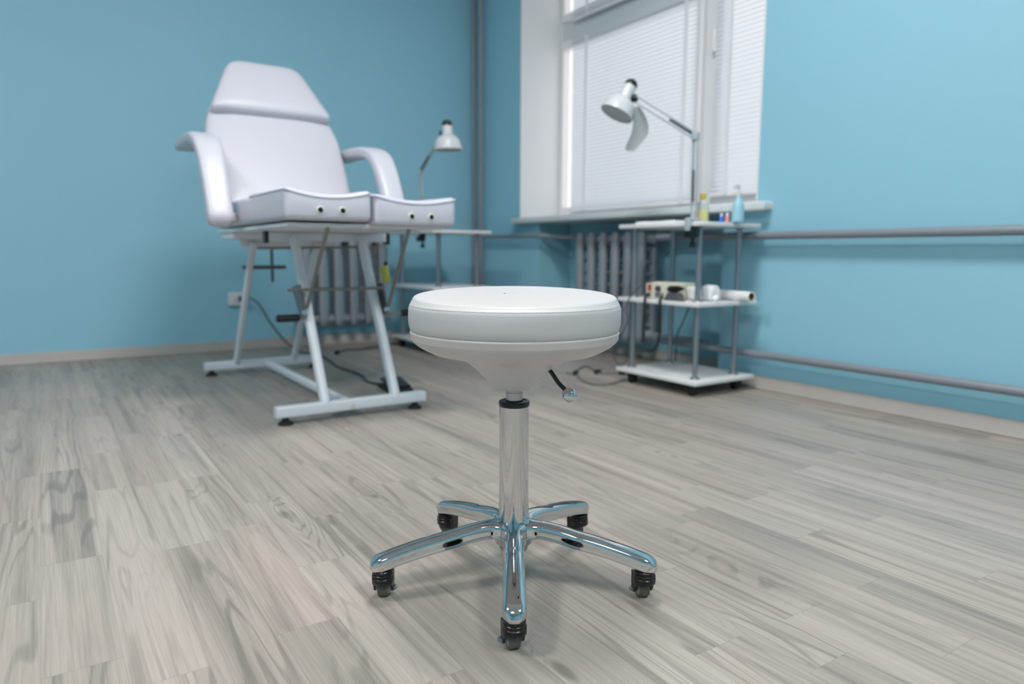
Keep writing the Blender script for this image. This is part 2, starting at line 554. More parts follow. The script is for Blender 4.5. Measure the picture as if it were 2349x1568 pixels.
# white lining of the window recess
t = MB()
t.box((XW - 0.001, WY1 - 0.006, SILL), (2.86, WY1 + 0.001, WZ1))
t.box((XW - 0.001, WY0 - 0.001, SILL), (2.86, WY0 + 0.006, WZ1))
t.box((XW - 0.001, WY0, WZ1 - 0.006), (2.86, WY1, WZ1 + 0.001))
struct(finish('trim_1', t, 'white_plaster'), 'white painted lining of the window recess')
s = MB().rbox((0.375, 1.905, 0.036), 0.008, (2.6875, 2.855, 0.779))
struct(finish('trim_2', s, 'sill'), 'white window sill board over the radiator niche')
b = MB()
prof = [(0.0, 0.0), (0.016, 0.0), (0.018, 0.008), (0.014, 0.014), (0.012, 0.046), (0.006, 0.058), (0.0, 0.058)]
def base_run(mb, p, q, nrm):
    p, q, nrm = Vector(p), Vector(q), Vector(nrm)
    A = [mb.bm.verts.new(p + nrm * u + Vector((0, 0, v))) for u, v in prof]
    B = [mb.bm.verts.new(q + nrm * u + Vector((0, 0, v))) for u, v in prof]
    n = len(A)
    for k in range(n): mb.face([A[k], A[(k+1)%n], B[(k+1)%n], B[k]])
    mb.face(A); mb.face(list(reversed(B)))
bb = MB(); base_run(bb, (XL, YB, 0), (XW, YB, 0), (0, -1, 0))
struct(finish('baseboard_back', bb, 'base'), 'greige baseboard along the wall behind the treatment chair')
br = MB(); base_run(br, (XW, YF, 0), (XW, NY0, 0), (-1, 0, 0)); base_run(br, (XW, NY1, 0), (XW, YB, 0), (-1, 0, 0)); base_run(br, (NX, NY0, 0), (NX, NY1, 0), (-1, 0, 0))
struct(finish('baseboard_right', br, 'base'), 'greige baseboard along the window wall')

# ------------------------------------------------------------------ ceiling lights
def ceiling_light(x, y, label):
    T = Thing('ceiling_light', label, 'ceiling light', (x, y, ZC), 'ceiling light panels')
    f = MB()
    for a in (-1, 1):
        f.box((x - 0.31, y + a*0.3 - 0.012, ZC - 0.035), (x + 0.31, y + a*0.3 + 0.012, ZC - 0.001))
        f.box((x + a*0.3 - 0.012, y - 0.29, ZC - 0.035), (x + a*0.3 + 0.012, y + 0.29, ZC - 0.001))
    T.part('frame', f, 'lightframe')
    T.part('diffuser', MB().box((x - 0.285, y - 0.285, ZC - 0.028), (x + 0.285, y + 0.285, ZC - 0.012)), 'diffuser', label='lit square diffuser')
ceiling_light(-1.2, 1.5, 'lit square ceiling panel above the open floor beside the treatment chair')
ceiling_light(0.95, 1.5, 'lit square ceiling panel above the foot of the treatment chair, nearer the window')
ceiling_light(-1.2, -1.0, 'lit square ceiling panel behind the camera, away from the window')
ceiling_light(0.95, -1.0, 'lit square ceiling panel behind the camera, nearer the window')

# ------------------------------------------------------------------ window
win = bpy.data.objects.new('window_1', None); COL.objects.link(win)
win.location = (2.87, 2.88, SILL)
struct(win, 'white framed window with two sashes and a transom')
def wpart(name, mb, m, parent=None):
    return finish(name, mb, m, parent or win, shift=win.location)
FX0, FX1 = 2.862, 2.915
f = MB()
f.box((FX0, WY1 - 0.025, SILL), (FX1, WY1, WZ1)); f.box((FX0, WY0, SILL), (FX1, WY0 + 0.05, WZ1))
f.box((FX0 + 0.001, WY0 + 0.05, SILL), (FX1, 2.50, SILL + 0.06)); f.box((FX0 + 0.001, 2.57, SILL), (FX1, WY1 - 0.025, SILL + 0.06))
f.box((FX0 + 0.001, WY0 + 0.05, WZ1 - 0.06), (FX1, 2.50, WZ1)); f.box((FX0 + 0.001, 2.57, WZ1 - 0.06), (FX1, WY1 - 0.025, WZ1))
f.box((FX0, 2.50, SILL), (FX1, 2.57, WZ1))
wpart('window_frame', f, 'frame')
wpart('transom', MB().box((FX0 + 0.004, 2.57, 1.91), (FX1, WY1 - 0.025, 2.03)), 'sill')  # greyer than the frame: shade on this band is put into the colour
def sash(y0, y1, z0, z1, wl=0.05):
    s = MB(); w = 0.05; a, c = FX0 - 0.006, FX1 - 0.012
    s.box((a, y0, z0), (c, y0 + w, z1)); s.box((a, y1 - wl, z0), (c, y1, z1))
    s.box((a, y0 + w, z0), (c, y1 - wl, z0 + w)); s.box((a, y0 + w, z1 - w), (c, y1 - wl, z1))
    so = wpart('sash', s, 'frame')
    wpart('pane', MB().box((2.884, y0 + w, z0 + w), (2.888, y1 - wl, z1 - w)), 'glass', so)
    return so
sash(2.58, WY1 - 0.027, SILL + 0.055, 1.905, 0.022)
sash(2.58, WY1 - 0.027, 2.02, WZ1 - 0.055, 0.022)
rs = sash(WY0 + 0.045, 2.505, SILL + 0.055, WZ1 - 0.055)
hd = MB().rbox((0.012, 0.028, 0.06), 0.005, (2.848, 2.494, 1.655))
hd.rbox((0.018, 0.022, 0.11), 0.007, (2.832, 2.494, 1.62)); hd.cyl((2.848, 2.494, 1.665), (2.826, 2.494, 1.665), 0.009)
wpart('window_handle', hd, 'frame', rs)

def blind(y0, y1, z0, z1, tapes, label, pitch=0.0224, tilt=65):
    T = Thing('venetian_blind', label, 'blind', (2.838, (y0 + y1) / 2, z1), 'venetian blinds on the window sashes')
    xc = 2.838
    T.part('headrail', MB().rbox((0.03, y1 - y0, 0.034), 0.004, (xc, (y0+y1)/2, z1 - 0.017)), 'sill')  # same greyed tone as the transom, its shade put into the colour
    T.part('bottom_rail', MB().rbox((0.022, y1 - y0, 0.014), 0.004, (xc, (y0+y1)/2, z0 + 0.007)), 'frame')
    s = MB()
    z = z0 + 0.022
    a = math.radians(tilt)
    while z < z1 - 0.036:
        prev = None
        for k in range(5):
            t = (k / 4 - 0.5) * 0.025
            bow = 0.0024 * (1 - (2 * t / 0.025) ** 2)
            # room edge low, glass edge high
            x = xc + t * math.cos(a) - bow * math.sin(a)
            zz = z + t * math.sin(a) + bow * math.cos(a)
            cur = (s.bm.verts.new((x, y0 + 0.003, zz)), s.bm.verts.new((x, y1 - 0.003, zz)))
            if prev: s.face([prev[0], prev[1], cur[1], cur[0]])
            prev = cur
        z += pitch
    T.part('slats', s, 'slat', angle=60)
    for ty, tw in tapes:
        T.part('ladder_tape', MB().box((xc - 0.0165, ty - tw/2, z0 + 0.008), (xc - 0.0155, ty + tw/2, z1 - 0.02)), 'tape')
    return T
blind(2.595, 3.62, 0.835, 1.90, [(3.47, 0.026), (2.67, 0.026)], 'large white venetian blind closed over the lower left pane behind the desk lamp')
blind(2.595, 3.62, 1.995, 2.31, [(3.47, 0.026), (2.67, 0.026)], 'short white venetian blind on the transom pane, cut by the top of the photo')
blind(2.03, 2.488, 0.86, 2.31, [(2.38, 0.020)], 'narrow white venetian blind on the sash with the handle', tilt=62)

# ------------------------------------------------------------------ pipes
def pipe(name, pts, r, label, sub=1, fittings=()):
    mb = MB().tube(pts, r, 16, sub=sub)
    if not fittings:
        return solid(name, mb, 'pipe', label, 'pipe', pts[0])
    T = Thing(name, label, 'pipe', pts[0])
    T.part('tube', mb, 'pipe')
    for p, q, rr, nm in fittings:
        T.part(nm, MB().cyl(p, q, rr, 16, 0.004), 'pipe')
    return T
pipe('standpipe', [(2.535, 4.32, 0.0), (2.535, 4.32, ZC)], 0.0145, 'grey vertical heating pipe in the room corner, the one against the back wall')
pipe('standpipe', [(2.515, 4.19, 0.0), (2.515, 4.19, ZC)], 0.0165, 'grey vertical heating pipe beside the corner, the one nearer the window')
pipe('heating_pipe', [(2.515, 4.172, 0.688), (2.515, 3.58, 0.685), (2.53, 3.50, 0.683), (2.62, 3.42, 0.674), (2.66, 3.37, 0.672), (2.67, 3.318, 0.672)], 0.0125, 'thin grey pipe bending from the corner pipe into the window radiator', 4)
pipe('heating_pipe', [(2.512, -3.3, 0.656), (2.512, 2.10, 0.656), (2.53, 2.19, 0.659), (2.64, 2.30, 0.668), (2.67, 2.36, 0.670), (2.67, 2.685, 0.670)], 0.0165,
     'upper grey pipe running along the right wall at trolley-top height', 3,
     [((2.67, 2.42, 0.670), (2.67, 2.47, 0.670), 0.024, 'fitting'), ((2.67, 2.60, 0.670), (2.67, 2.64, 0.670), 0.024, 'fitting')])
pipe('heating_pipe', [(2.512, -3.3, 0.163), (2.512, 2.10, 0.158), (2.53, 2.19, 0.157), (2.64, 2.30, 0.152), (2.67, 2.36, 0.151), (2.67, 2.685, 0.151)], 0.0165,
     'lower grey pipe running along the right wall just above the baseboard', 3)

# ------------------------------------------------------------------ radiators
def radiator(origin, along, out, n, pitch, z0, label):
    """cast iron sections along a wall; origin = wall-side start, out = unit vector into the room"""
    o = Vector(origin); a = Vector(along); u = Vector(out)
    T = Thing('radiator', label, 'radiator', o + Vector((0, 0, z0)), 'cast iron radiators')
    H, D = 0.59, 0.13
    for i in range(n):
        c = o + a * (pitch * (i + 0.5))
        s = MB()
        for off, rw in ((0.022, 0.046), (D - 0.022, 0.052)):
            base = c + u * off
            P, S = [], []
            for t, sc in ((0, 0.35), (0.012, 0.8), (0.04, 1), (0.3, 0.94), (H - 0.04, 1), (H - 0.012, 0.8), (H, 0.35)):
                P.append(base + Vector((0, 0, z0 + t))); S.append(sc)
            sect = [(0.5 * x, 0.5 * y) for x, y in rrect(rw * 2, 0.038 * 2, 0.034, 4)]
            s.sweep(P, sect, S, up=u)
        for zz in (0.04, H - 0.04):
            p = c + u * (D / 2) - a * (pitch / 2) + Vector((0, 0, z0 + zz))
            s.cyl(p, p + a * pitch, 0.028, 16, 0.004)
        for k in range(7):
            zz = z0 + 0.09 + k * 0.068
            p = c + u * 0.03 + Vector((0, 0, zz))
            s.cyl(p, p + u * (D - 0.06), 0.013, 8)
        T.part('section', s, 'radiator')
    for side in (-1, 1):
        for zz in (0.04, H - 0.04):
            p = o + a * (0 if side < 0 else pitch * n) + u * (D / 2) + Vector((0, 0, z0 + zz))
            T.part('end_plug', MB().cyl(p, p + a * side * 0.016, 0.024, 8, 0.003), 'radiator')
    return T
radiator((2.735, 3.305, 0), (0, -1, 0), (-1, 0, 0), 6, 0.1016, 0.108, 'grey cast iron radiator in the niche under the window sill')
radiator((1.275, 4.355, 0), (1, 0, 0), (0, -1, 0), 6, 0.0975, 0.125, 'grey cast iron radiator on the back wall behind the treatment chair')

# ------------------------------------------------------------------ wheeled stool
SX, SY = 0.652, 0.978
def make_stool():
    T = Thing('rolling_stool', 'white round swivel stool with chrome five-star base in the middle of the floor', 'stool', (SX, SY, 0))
    KS = 1.028
    T.o.scale = (KS, KS, KS); T.o.location = (SX * KS, SY * KS, 0.58 * (1 - KS))
    C = Vector((SX, SY, 0))
    seat = [(0.0, 0.5118), (0.004, 0.5122), (0.03, 0.5130), (0.08, 0.5134), (0.13, 0.5126), (0.150, 0.5116), (0.159, 0.5106), (0.1640, 0.5097), (0.1660, 0.5089), (0.1675, 0.5074), (0.1685, 0.5052), (0.1702, 0.5020), (0.1720, 0.4985), (0.1731, 0.4963),
            (0.1733, 0.4955), (0.1731, 0.4948), (0.1738, 0.4940), (0.1752, 0.4900), (0.1757, 0.4800), (0.1753, 0.4650), (0.1735, 0.4570), (0.1708, 0.4525), (0.168, 0.4515), (0, 0.4515)]
    sm = MB().lathe(seat, C, n=128)
    for v in sm.bm.verts:          # the worn cushion top dips a little towards its front
        if v.co.z > 0.4958:
            d = (v.co.x - C.x) * math.sin(YAW) + (v.co.y - C.y) * math.cos(YAW)
            v.co.z += 0.046 * d * min(1.0, (v.co.z - 0.4958) / 0.011)
    so = T.part('seat_cushion', sm, 'vinyl', angle=60)
    st = MB()
    nst = 176
    for k in range(nst):
        a0 = 2 * PI * k / nst; a1 = a0 + 2 * PI / nst * 0.5
        st.tube([C + Vector((0.1733 * math.cos(t), 0.1733 * math.sin(t), 0.4952)) for t in (a0, (a0 + a1) / 2, a1)], 0.00040, 5)
    T.part('stitching', st, 'stitch', so, label='dashed grey stitch line round the rim')
    bt = MB().lathe([(0, 0), (0.0022, 0), (0.0022, 0.0006), (0, 0.001)], C + Vector((-0.012, 0.012, 0.5126)), n=12)
    T.part('button', bt, 'bracket', so)  # small dark disc stands for the shaded hole in the cushion top
    shell = [(0.160, 0.4522), (0.1715, 0.4528), (0.1732, 0.4518), (0.1734, 0.4500), (0.1724, 0.4488), (0.1722, 0.4410), (0.1718, 0.4405), (0.1715, 0.4398), (0.168, 0.4351), (0.161, 0.4292), (0.150, 0.4228), (0.139, 0.4174),
             (0.118, 0.4125), (0.1004, 0.4085), (0.090, 0.4052), (0.082, 0.4010), (0.0735, 0.3950), (0.0650, 0.3880), (0.055, 0.3778), (0.046, 0.3690), (0.0375, 0.3600), (0.0315, 0.3548), (0.0285, 0.3538), (0.0, 0.3538)]
    T.part('seat_shell', MB().lathe(shell, C, n=128), 'shell', angle=50, label='white plastic funnel under the seat')
    T.part('gas_piston', MB().lathe([(0, 0.31), (0.0145, 0.31), (0.0145, 0.347), (0.0135, 0.3475), (0.0135, 0.3488), (0.0145, 0.3492), (0.0145, 0.36), (0, 0.36)], C, n=40), 'brushed')
    col = T.part('column', MB().lathe([(0, 0.10), (0.0258, 0.10), (0.0252, 0.20), (0.0248, 0.3245), (0.0235, 0.3260), (0, 0.3260)], C, n=64), 'chrome')
    T.part('collar', MB().lathe([(0.0150, 0.324), (0.0252, 0.3235), (0.0262, 0.3262), (0.0262, 0.3305), (0.0250, 0.3325), (0.0215, 0.3330), (0.0205, 0.3315), (0.0150, 0.3315), (0.0150, 0.324)], C, n=48), 'black', col, label='black ring at the column top')
    R = m3
    r_ = Vector((math.cos(YAW), -math.sin(YAW), 0))
    back = Vector((math.sin(YAW), math.cos(YAW), 0))
    p0 = C + r_ * 0.045 - back * 0.028 + Vector((0, 0, 0.402))
    pts = [p0, C + r_ * 0.060 - back * 0.033 + Vector((0, 0, 0.387)), C + r_ * 0.071 - back * 0.036 + Vector((0, 0, 0.371)), C + r_ * 0.083 - back * 0.038 + Vector((0, 0, 0.3585))]
    lv = T.part('lever', MB().tube(pts, 0.0037, 12, sub=6), 'black')
    kb = MB().lathe([(0, -0.0125), (0.004, -0.0122), (0.0085, -0.0095), (0.0118, -0.005), (0.0127, 0.0), (0.0118, 0.005), (0.0085, 0.0095), (0.0055, 0.0118), (0.0050, 0.0125), (0, 0.0125)],
                    C + r_ * 0.0905 - back * 0.0395 + Vector((0, 0, 0.3500)), pts[-2] - pts[-1], 28)
    T.part('knob', kb, 'chrome', lv, label='chrome ball knob')
    # base
    hub = [(0, 0.085), (0.032, 0.085), (0.034, 0.090), (0.0355, 0.105), (0.0345, 0.116), (0.031, 0.1225), (0.0285, 0.1245), (0.0272, 0.1242), (0.0262, 0.1225), (0.0262, 0.118), (0, 0.118)]
    T.part('base_hub', MB().lathe(hub, C, n=64), 'chrome', angle=60)
    T.part('spigot', MB().lathe([(0, 0.070), (0.022, 0.070), (0.0245, 0.073), (0.0245, 0.088), (0, 0.088)], C, n=32), 'hubring')
    th0 = math.radians(-123.2)
    half = [(0.08, 0.502), (0.16, 0.492), (0.24, 0.472), (0.31, 0.440), (0.37, 0.395), (0.415, 0.340), (0.448, 0.275), (0.468, 0.20), (0.480, 0.10), (0.488, -0.02), (0.496, -0.18), (0.504, -0.32), (0.520, -0.40), (0.522, -0.46), (0.505, -0.505), (0.46, -0.52), (0.2, -0.52)]
    arm_sect = [(0, 0.505)] + half + [(-x, y) for x, y in reversed(half)]
    RT = 0.243
    for k in range(5):
        a = th0 + k * 2 * PI / 5
        d = Vector((math.cos(a), math.sin(a), 0))
        P, S = [], []
        N = 48
        for i in range(N + 1):
            t = i / N
            rr = 0.012 + (RT - 0.012) * t
            q = rr / RT
            top = 0.1225 + 0.004 * math.sin(min(1, q * 2.2) * PI) - 0.0365 * q ** 2.1
            hgt = 0.0255 - 0.0035 * q
            wid = 0.030 + 0.0055 * q + 0.034 * math.exp(-((rr - 0.012) / 0.020) ** 2)
            # nose rounding
            e = min(1.0, max(0.0, (rr - (RT - 0.017)) / 0.0172))
            k_ = math.sqrt(1 - e * e)
            wn = wid * (0.52 + 0.48 * k_)
            drop = 0.0135 * (1 - k_)
            hh = hgt - drop
            zc = top - drop - hh / 2
            P.append(C + d * rr + Vector((0, 0, zc))); S.append((wn, hh))
        P.append(P[-1] + d * 0.0012 - Vector((0, 0, 0.0022))); S.append((S[-1][0] * 0.80, S[-1][1] * 0.70))
        P.append(P[-1] + d * 0.0004 - Vector((0, 0, 0.0010))); S.append((S[-1][0] * 0.55, S[-1][1] * 0.55))
        am = MB()
        am.sweep(P, arm_sect, S, up=(0, 0, 1))
        ao = T.part('base_arm', am, 'chrome', angle=75)
        caster(T, C + d * 0.226, a, k)
    return T

def caster(T, P, a, k):
    """small twin-fork caster under an arm end; wheel axle roughly across the view"""
    turn = (0.25, 0.18, 0.9, -0.5, -0.02)[k]
    ax_ang = -YAW + turn              # axle direction in the floor plane
    ax = Vector((math.cos(ax_ang), math.sin(ax_ang), 0))
    roll = Vector((-ax.y, ax.x, 0))   # away from the camera
    P = Vector((P.x, P.y, 0.0158))    # floor level inside the scaled stool
    fk = MB()
    fk.lathe([(0, 0.0545), (0.010, 0.0545), (0.010, 0.0515), (0.0150, 0.0505), (0.0166, 0.0485), (0.0166, 0.0450), (0.0152, 0.0438), (0.0166, 0.0426), (0.0170, 0.0392), (0.0156, 0.0378), (0.0170, 0.0364), (0.0170, 0.0290), (0, 0.0290)], P, n=32)
    m = Matrix((roll, Vector((0, 0, 1)), ax)).transposed()
    wc = P + roll * 0.009 + Vector((0, 0, 0.0148))
    side = rounded([(-0.0120, 0.0440), (-0.0120, 0.0270), (-0.005, 0.0225), (0.001, 0.0090), (0.010, 0.0090), (0.015, 0.020), (0.016, 0.0440)], 0.004, 4)
    for sgn in (-1, 1):
        d0, d1 = (0.0125, 0.0158) if sgn > 0 else (-0.0158, -0.0125)
        fk.prism(side, d0, d1, m, P + roll * 0.0035)
    fk.lathe([(0, 0.0280), (0.0168, 0.0280), (0.0175, 0.0290), (0.0175, 0.0330), (0, 0.0330)], P, n=32)
    fo = T.part('caster', fk, 'black', label='black swivel caster')
    wh = MB().lathe([(0.0105, -0.0086), (0.0130, -0.0090), (0.0144, -0.0074), (0.0148, -0.0048), (0.0148, 0.0048), (0.0144, 0.0074), (0.0130, 0.0090), (0.0105, 0.0086)], wc, ax, 36)
    T.part('wheel', wh, 'tread', fo)
    hb = MB().lathe([(0, -0.0093), (0.0065, -0.0093), (0.0085, -0.0088), (0.0112, -0.0086), (0.0112, 0.0086), (0.0085, 0.0088), (0.0065, 0.0093), (0, 0.0093)], wc, ax, 28)
    T.part('wheel_hub', hb, 'hubring', fo, label='pale ring on the wheel side')
    bs = 1 if k == 4 else -1
    bl = MB().lathe([(0, 0), (0.0048, 0), (0.0050, 0.0035), (0.0032, 0.0040), (0.0030, 0.0068), (0, 0.0072)], wc + ax * bs * 0.0155, ax * bs, 6)
    T.part('axle_nut', bl, 'brushed', fo)
make_stool()

# ------------------------------------------------------------------ treatment chair
BX = 0.885
def make_chair():
    T = Thing('treatment_chair', 'white padded reclining treatment chair with split leg rest on a white metal frame', 'treatment chair', (BX, 2.95, 0))
    # --- leg cushions
    def leg_cushion(x0, x1, y0, y1, z0, z1, gx):
        w, l, h = x1 - x0, y1 - y0, z1 - z0
        def dish(p):
            u = p.x / (w / 2)
            k = max(0.0, (p.z + h / 2) / h)
            front = 1 - (p.y + l / 2) / l
            return (p.x, p.y, p.z - k * (0.020 * (1 - u * u) * (0.4 + 0.6 * front)) + 0.004 * k * (1 - front))
        mb = MB().rbox((w, l, h), 0.018, ((x0+x1)/2, (y0+y1)/2, (z0+z1)/2), seg=3, fill=(10, 6, 2), deform=dish)
        o = T.part('leg_cushion', mb, 'bedvinyl', angle=70)
        # piping along the upper front edge and the outer side
        pts = []
        for i in range(13):
            u = -1 + 2 * i / 12
            x = (x0 + x1)/2 + u * (w/2 - 0.003)
            pts.append((x, y0 + 0.0015, z1 - 0.012 - 0.020 * (1 - u*u)))
        pp = MB().tube(pts, 0.0032, 8)
        pp.tube([(x0 + 0.0015, y0 + 0.004, z1 - 0.012), (x0 + 0.0015, y1 - 0.01, z1 - 0.010)], 0.0032, 8)
        T.part('piping', pp, 'piping', o)
        for g in gx:
            zz = z0 + 0.030
            gm = MB().lathe([(0.0062, -0.004), (0.0062, 0.0015), (0.0075, 0.003), (0.0115, 0.0025), (0.0125, 0.0), (0.0125, -0.004)], (g, y0 - 0.0005, zz), (0, -1, 0), 24)
            go = T.part('vent_grommet', gm, 'ring', o, label='cream ring grommet')
            T.part('grommet_hole', MB().lathe([(0, 0), (0.0078, 0), (0.0078, 0.0035), (0, 0.0035)], (g, y0 - 0.0005, zz), (0, -1, 0), 20), 'black', o)
    leg_cushion(0.598, 0.868, 2.10, 2.52, 0.674, 0.772, (0.703, 0.772))
    leg_cushion(0.875, 1.165, 2.10, 2.52, 0.664, 0.765, (1.001, 1.071))
    # --- seat cushion
    T.part('seat_cushion', MB().rbox((0.55, 0.62, 0.095), 0.022, (BX, 2.84, 0.722), fill=(6, 6, 2), deform=lambda p: (p.x, p.y, p.z + (0.012 * (1 - (p.x/0.28)**2) * (1 - (p.y/0.31)**2) if p.z > 0 else 0))), 'bedvinyl', angle=70)
    sb = MB().rbox((0.515, 0.70, 0.014), 0.003, (BX, 2.83, 0.662)); sb.rbox((0.50, 0.22, 0.030), 0.004, (BX, 3.07, 0.644))
    T.part('seat_board', sb, 'bedmetal')
    T.part('cushion_base', MB().rbox((0.53, 0.36, 0.012), 0.003, (BX - 0.003, 2.33, 0.662)), 'bedmetal')
    # --- backrest
    rec = math.radians(31)
    bo = Vector((BX, 2.985, 0.715))
    bu = Vector((0, math.sin(rec), math.cos(rec)))       # up along the back
    bn = Vector((0, -math.cos(rec), math.sin(rec)))      # out of the front face
    bm_ = Matrix((Vector((1, 0, 0)), bu, bn)).transposed()
    out = rounded([(-0.275, 0.0), (0.275, 0.0), (0.288, 0.30), (0.284, 0.475), (0.160, 0.778), (-0.160, 0.778), (-0.284, 0.475), (-0.288, 0.30)], [0.03, 0.03, 0.1, 0.13, 0.06, 0.06, 0.13, 0.1], 6)
    bk = MB().loft(out, [(0.012, -0.085), (0.002, -0.078), (0.0, -0.065), (0.0, -0.02), (0.004, -0.008), (0.012, 0.0), (0.03, 0.006), (0.10, 0.016), (0.20, 0.018)], bm_, bo, (0, 0.36))
    bko = T.part('backrest', bk, 'bedvinyl', angle=60)
    hp = rounded([(-0.260, 0.510), (0.260, 0.510), (0.150, 0.785), (-0.150, 0.785)], [0.03, 0.03, 0.06, 0.06], 7)
    hpm = MB().loft(hp, [(0.006, 0.0), (0.0, 0.006), (-0.003, 0.022), (0.0, 0.036), (0.006, 0.045), (0.018, 0.052), (0.05, 0.057), (0.10, 0.060)], bm_, bo, (0, 0.63))
    T.part('head_pillow', hpm, 'bedvinyl', bko, angle=60)
    # --- armrests: bent pads
    for sx in (-1, 1):
        xc = BX + sx * 0.342
        path = smooth_path([(xc, 2.695, 0.668), (xc, 2.745, 0.775), (xc, 2.805, 0.890), (xc, 2.870, 0.968), (xc, 2.960, 1.005), (xc, 3.08, 1.018), (xc, 3.22, 1.022), (xc, 3.37, 1.020)], 6)
        n = len(path)
        sc = []
        for i in range(n):
            t = i / (n - 1)
            e = min(t, 1 - t) / 0.045
            k = math.sqrt(max(0.02, 1 - (1 - min(1, e)) ** 2))
            wv = 1.05 + 0.12 * math.exp(-((t - 0.55) / 0.25) ** 2)
            sc.append((wv * (0.5 + 0.5 * k), (1.25 - 0.45 * min(1, t / 0.5)) * k))
        am = MB().sweep(path, rrect(0.086, 0.056, 0.022, 5), sc, up=(0, -1, 0.4))
        ao = T.part('armrest', am, 'bedvinyl', angle=60)
        bkp = MB()
        bkp.rbox((0.05, 0.08, 0.03), 0.006, (BX + sx * 0.288, 2.80, 0.705))
        T.part('arm_bracket', bkp, 'bedmetal', ao)
    # --- frame
    def bar(p, q, w, h, up=(0, 0, 1), r=0.006):
        return MB().sweep([Vector(p), Vector(q)], rrect(w, h, r, 3), up=up)
    T.part('base_bar', bar((0.622, 2.375, 0.045), (1.172, 2.375, 0.045), 0.038, 0.038), 'bedmetal')
    T.part('base_bar', bar((0.605, 3.520, 0.045), (1.150, 3.520, 0.045), 0.038, 0.038), 'bedmetal')
    T.part('centre_beam', bar((0.888, 2.392, 0.042), (0.888, 3.502, 0.042), 0.030, 0.028), 'bedmetal')
    for (x, y) in ((0.655, 2.375), (1.135, 2.375), (0.635, 3.52), (1.120, 3.52)):
        ft = MB().lathe([(0, 0), (0.026, 0), (0.024, 0.008), (0.012, 0.014), (0.010, 0.027), (0, 0.027)], (x, y, 0), n=20)
        T.part('foot', ft, 'rubber', label='black rubber levelling foot')
    T.part('plug_button', MB().lathe([(0, 0), (0.010, 0), (0.009, 0.003), (0, 0.004)], (0.885, 2.3555, 0.042), (0, -1, 0), 16), 'cream')
    for x in (0.793, 1.056):
        T.part('leg', bar((x, 2.375, 0.055), (x, 2.675, 0.632), 0.030, 0.042, (0, 1, 0), 0.012), 'bedmetal')
    for x in (0.748, 1.022):
        T.part('leg', bar((x, 3.515, 0.055), (x, 3.10, 0.625), 0.026, 0.034, (0, 1, 0), 0.010), 'bedmetal')
    T.part('cross_rail', bar((0.706, 2.72, 0.637), (1.176, 2.72, 0.637), 0.030, 0.034), 'bedmetal')
    T.part('cross_rail', bar((0.706, 3.14, 0.615), (1.10, 3.14, 0.615), 0.030, 0.032), 'bedmetal')
    for x0, x1 in ((0.694, 0.708), (1.174, 1.190)):
        T.part('end_cap', MB().rbox((x1 - x0, 0.040, 0.046), 0.004, ((x0+x1)/2, 2.72, 0.634)), 'black')
    T.part('hinge_rod', MB().cyl((0.672, 2.73, 0.593), (1.155, 2.73, 0.601), 0.005), 'rod')
    rr = MB().cyl((0.722, 3.20, 0.512), (0.908, 3.20, 0.512), 0.0085, 16, 0.003); rr.cyl((0.845, 3.19, 0.448), (0.845, 3.19, 0.645), 0.0065)
    T.part('recline_ratchet', rr, 'bracket')
    # leg rest supports
    T.part('support_rod', MB().cyl((0.752, 2.17, 0.668), (0.779, 2.50, 0.385), 0.0065), 'rod')
    T.part('support_rod', MB().cyl((1.026, 2.17, 0.660), (1.088, 2.50, 0.372), 0.0065), 'rod')
    T.part('tie_rod', MB().cyl((0.716, 2.515, 0.446), (1.080, 2.515, 0.446), 0.006, 16, 0.002), 'rod')
    yz = Matrix((Vector((0, 1, 0)), Vector((0, 0, 1)), Vector((1, 0, 0)))).transposed()
    for (x, hx0, hx1, g0, g1) in ((0.768, 0.752, 0.768, 0.674, 0.756), (1.082, 1.084, 1.150, 1.148, 1.225)):
        pl = MB().prism(rounded([(2.485, 0.352), (2.540, 0.345), (2.640, 0.450), (2.535, 0.466)], 0.008, 3), -0.002, 0.002, yz, (x, 0, 0))
        po = T.part('bracket', pl, 'bracket')
        T.part('bolt', MB().lathe([(0, 0), (0.011, 0), (0.010, 0.006), (0, 0.008)], (x, 2.498, 0.366), (0, -1, 0.1), 14), 'chrome', po)
        hr = MB().cyl((hx0, 2.515, 0.347), (hx1 + 0.004, 2.515, 0.347), 0.0065)
        ho = T.part('clamp_handle', hr, 'rod', label='steel clamp handle')
        T.part('grip', MB().cyl((g0, 2.515, 0.347), (g1, 2.515, 0.347), 0.0135, 18, 0.004), 'black', ho, label='black grip')
    return T
make_chair()

# yellow tag hanging under the chair
tg = Thing('hang_tag', 'yellow plastic tag with black tip hanging under the treatment chair beside its rail end', 'tag', (1.165, 2.70, 0.46))
def zrot(a): return Matrix.Rotation(a, 3, 'Z')
tgm = Matrix.Rotation(-0.45, 3, 'Z') @ Matrix.Rotation(math.radians(-8), 3, 'Y')
tg.part('tag_body', MB().rbox((0.030, 0.012, 0.070), 0.006, (1.166, 2.70, 0.492), tgm), 'yellow')
tg.part('ferrule', MB().cyl((1.168, 2.70, 0.524), (1.170, 2.70, 0.542), 0.007, 12, 0.002), 'black')
tg.part('hook_wire', MB().tube([(1.170, 2.70, 0.540), (1.172, 2.70, 0.585), (1.168, 2.70, 0.596), (1.150, 2.712, 0.608), (1.13, 2.72, 0.614)], 0.0022, 8, sub=4), 'rod')

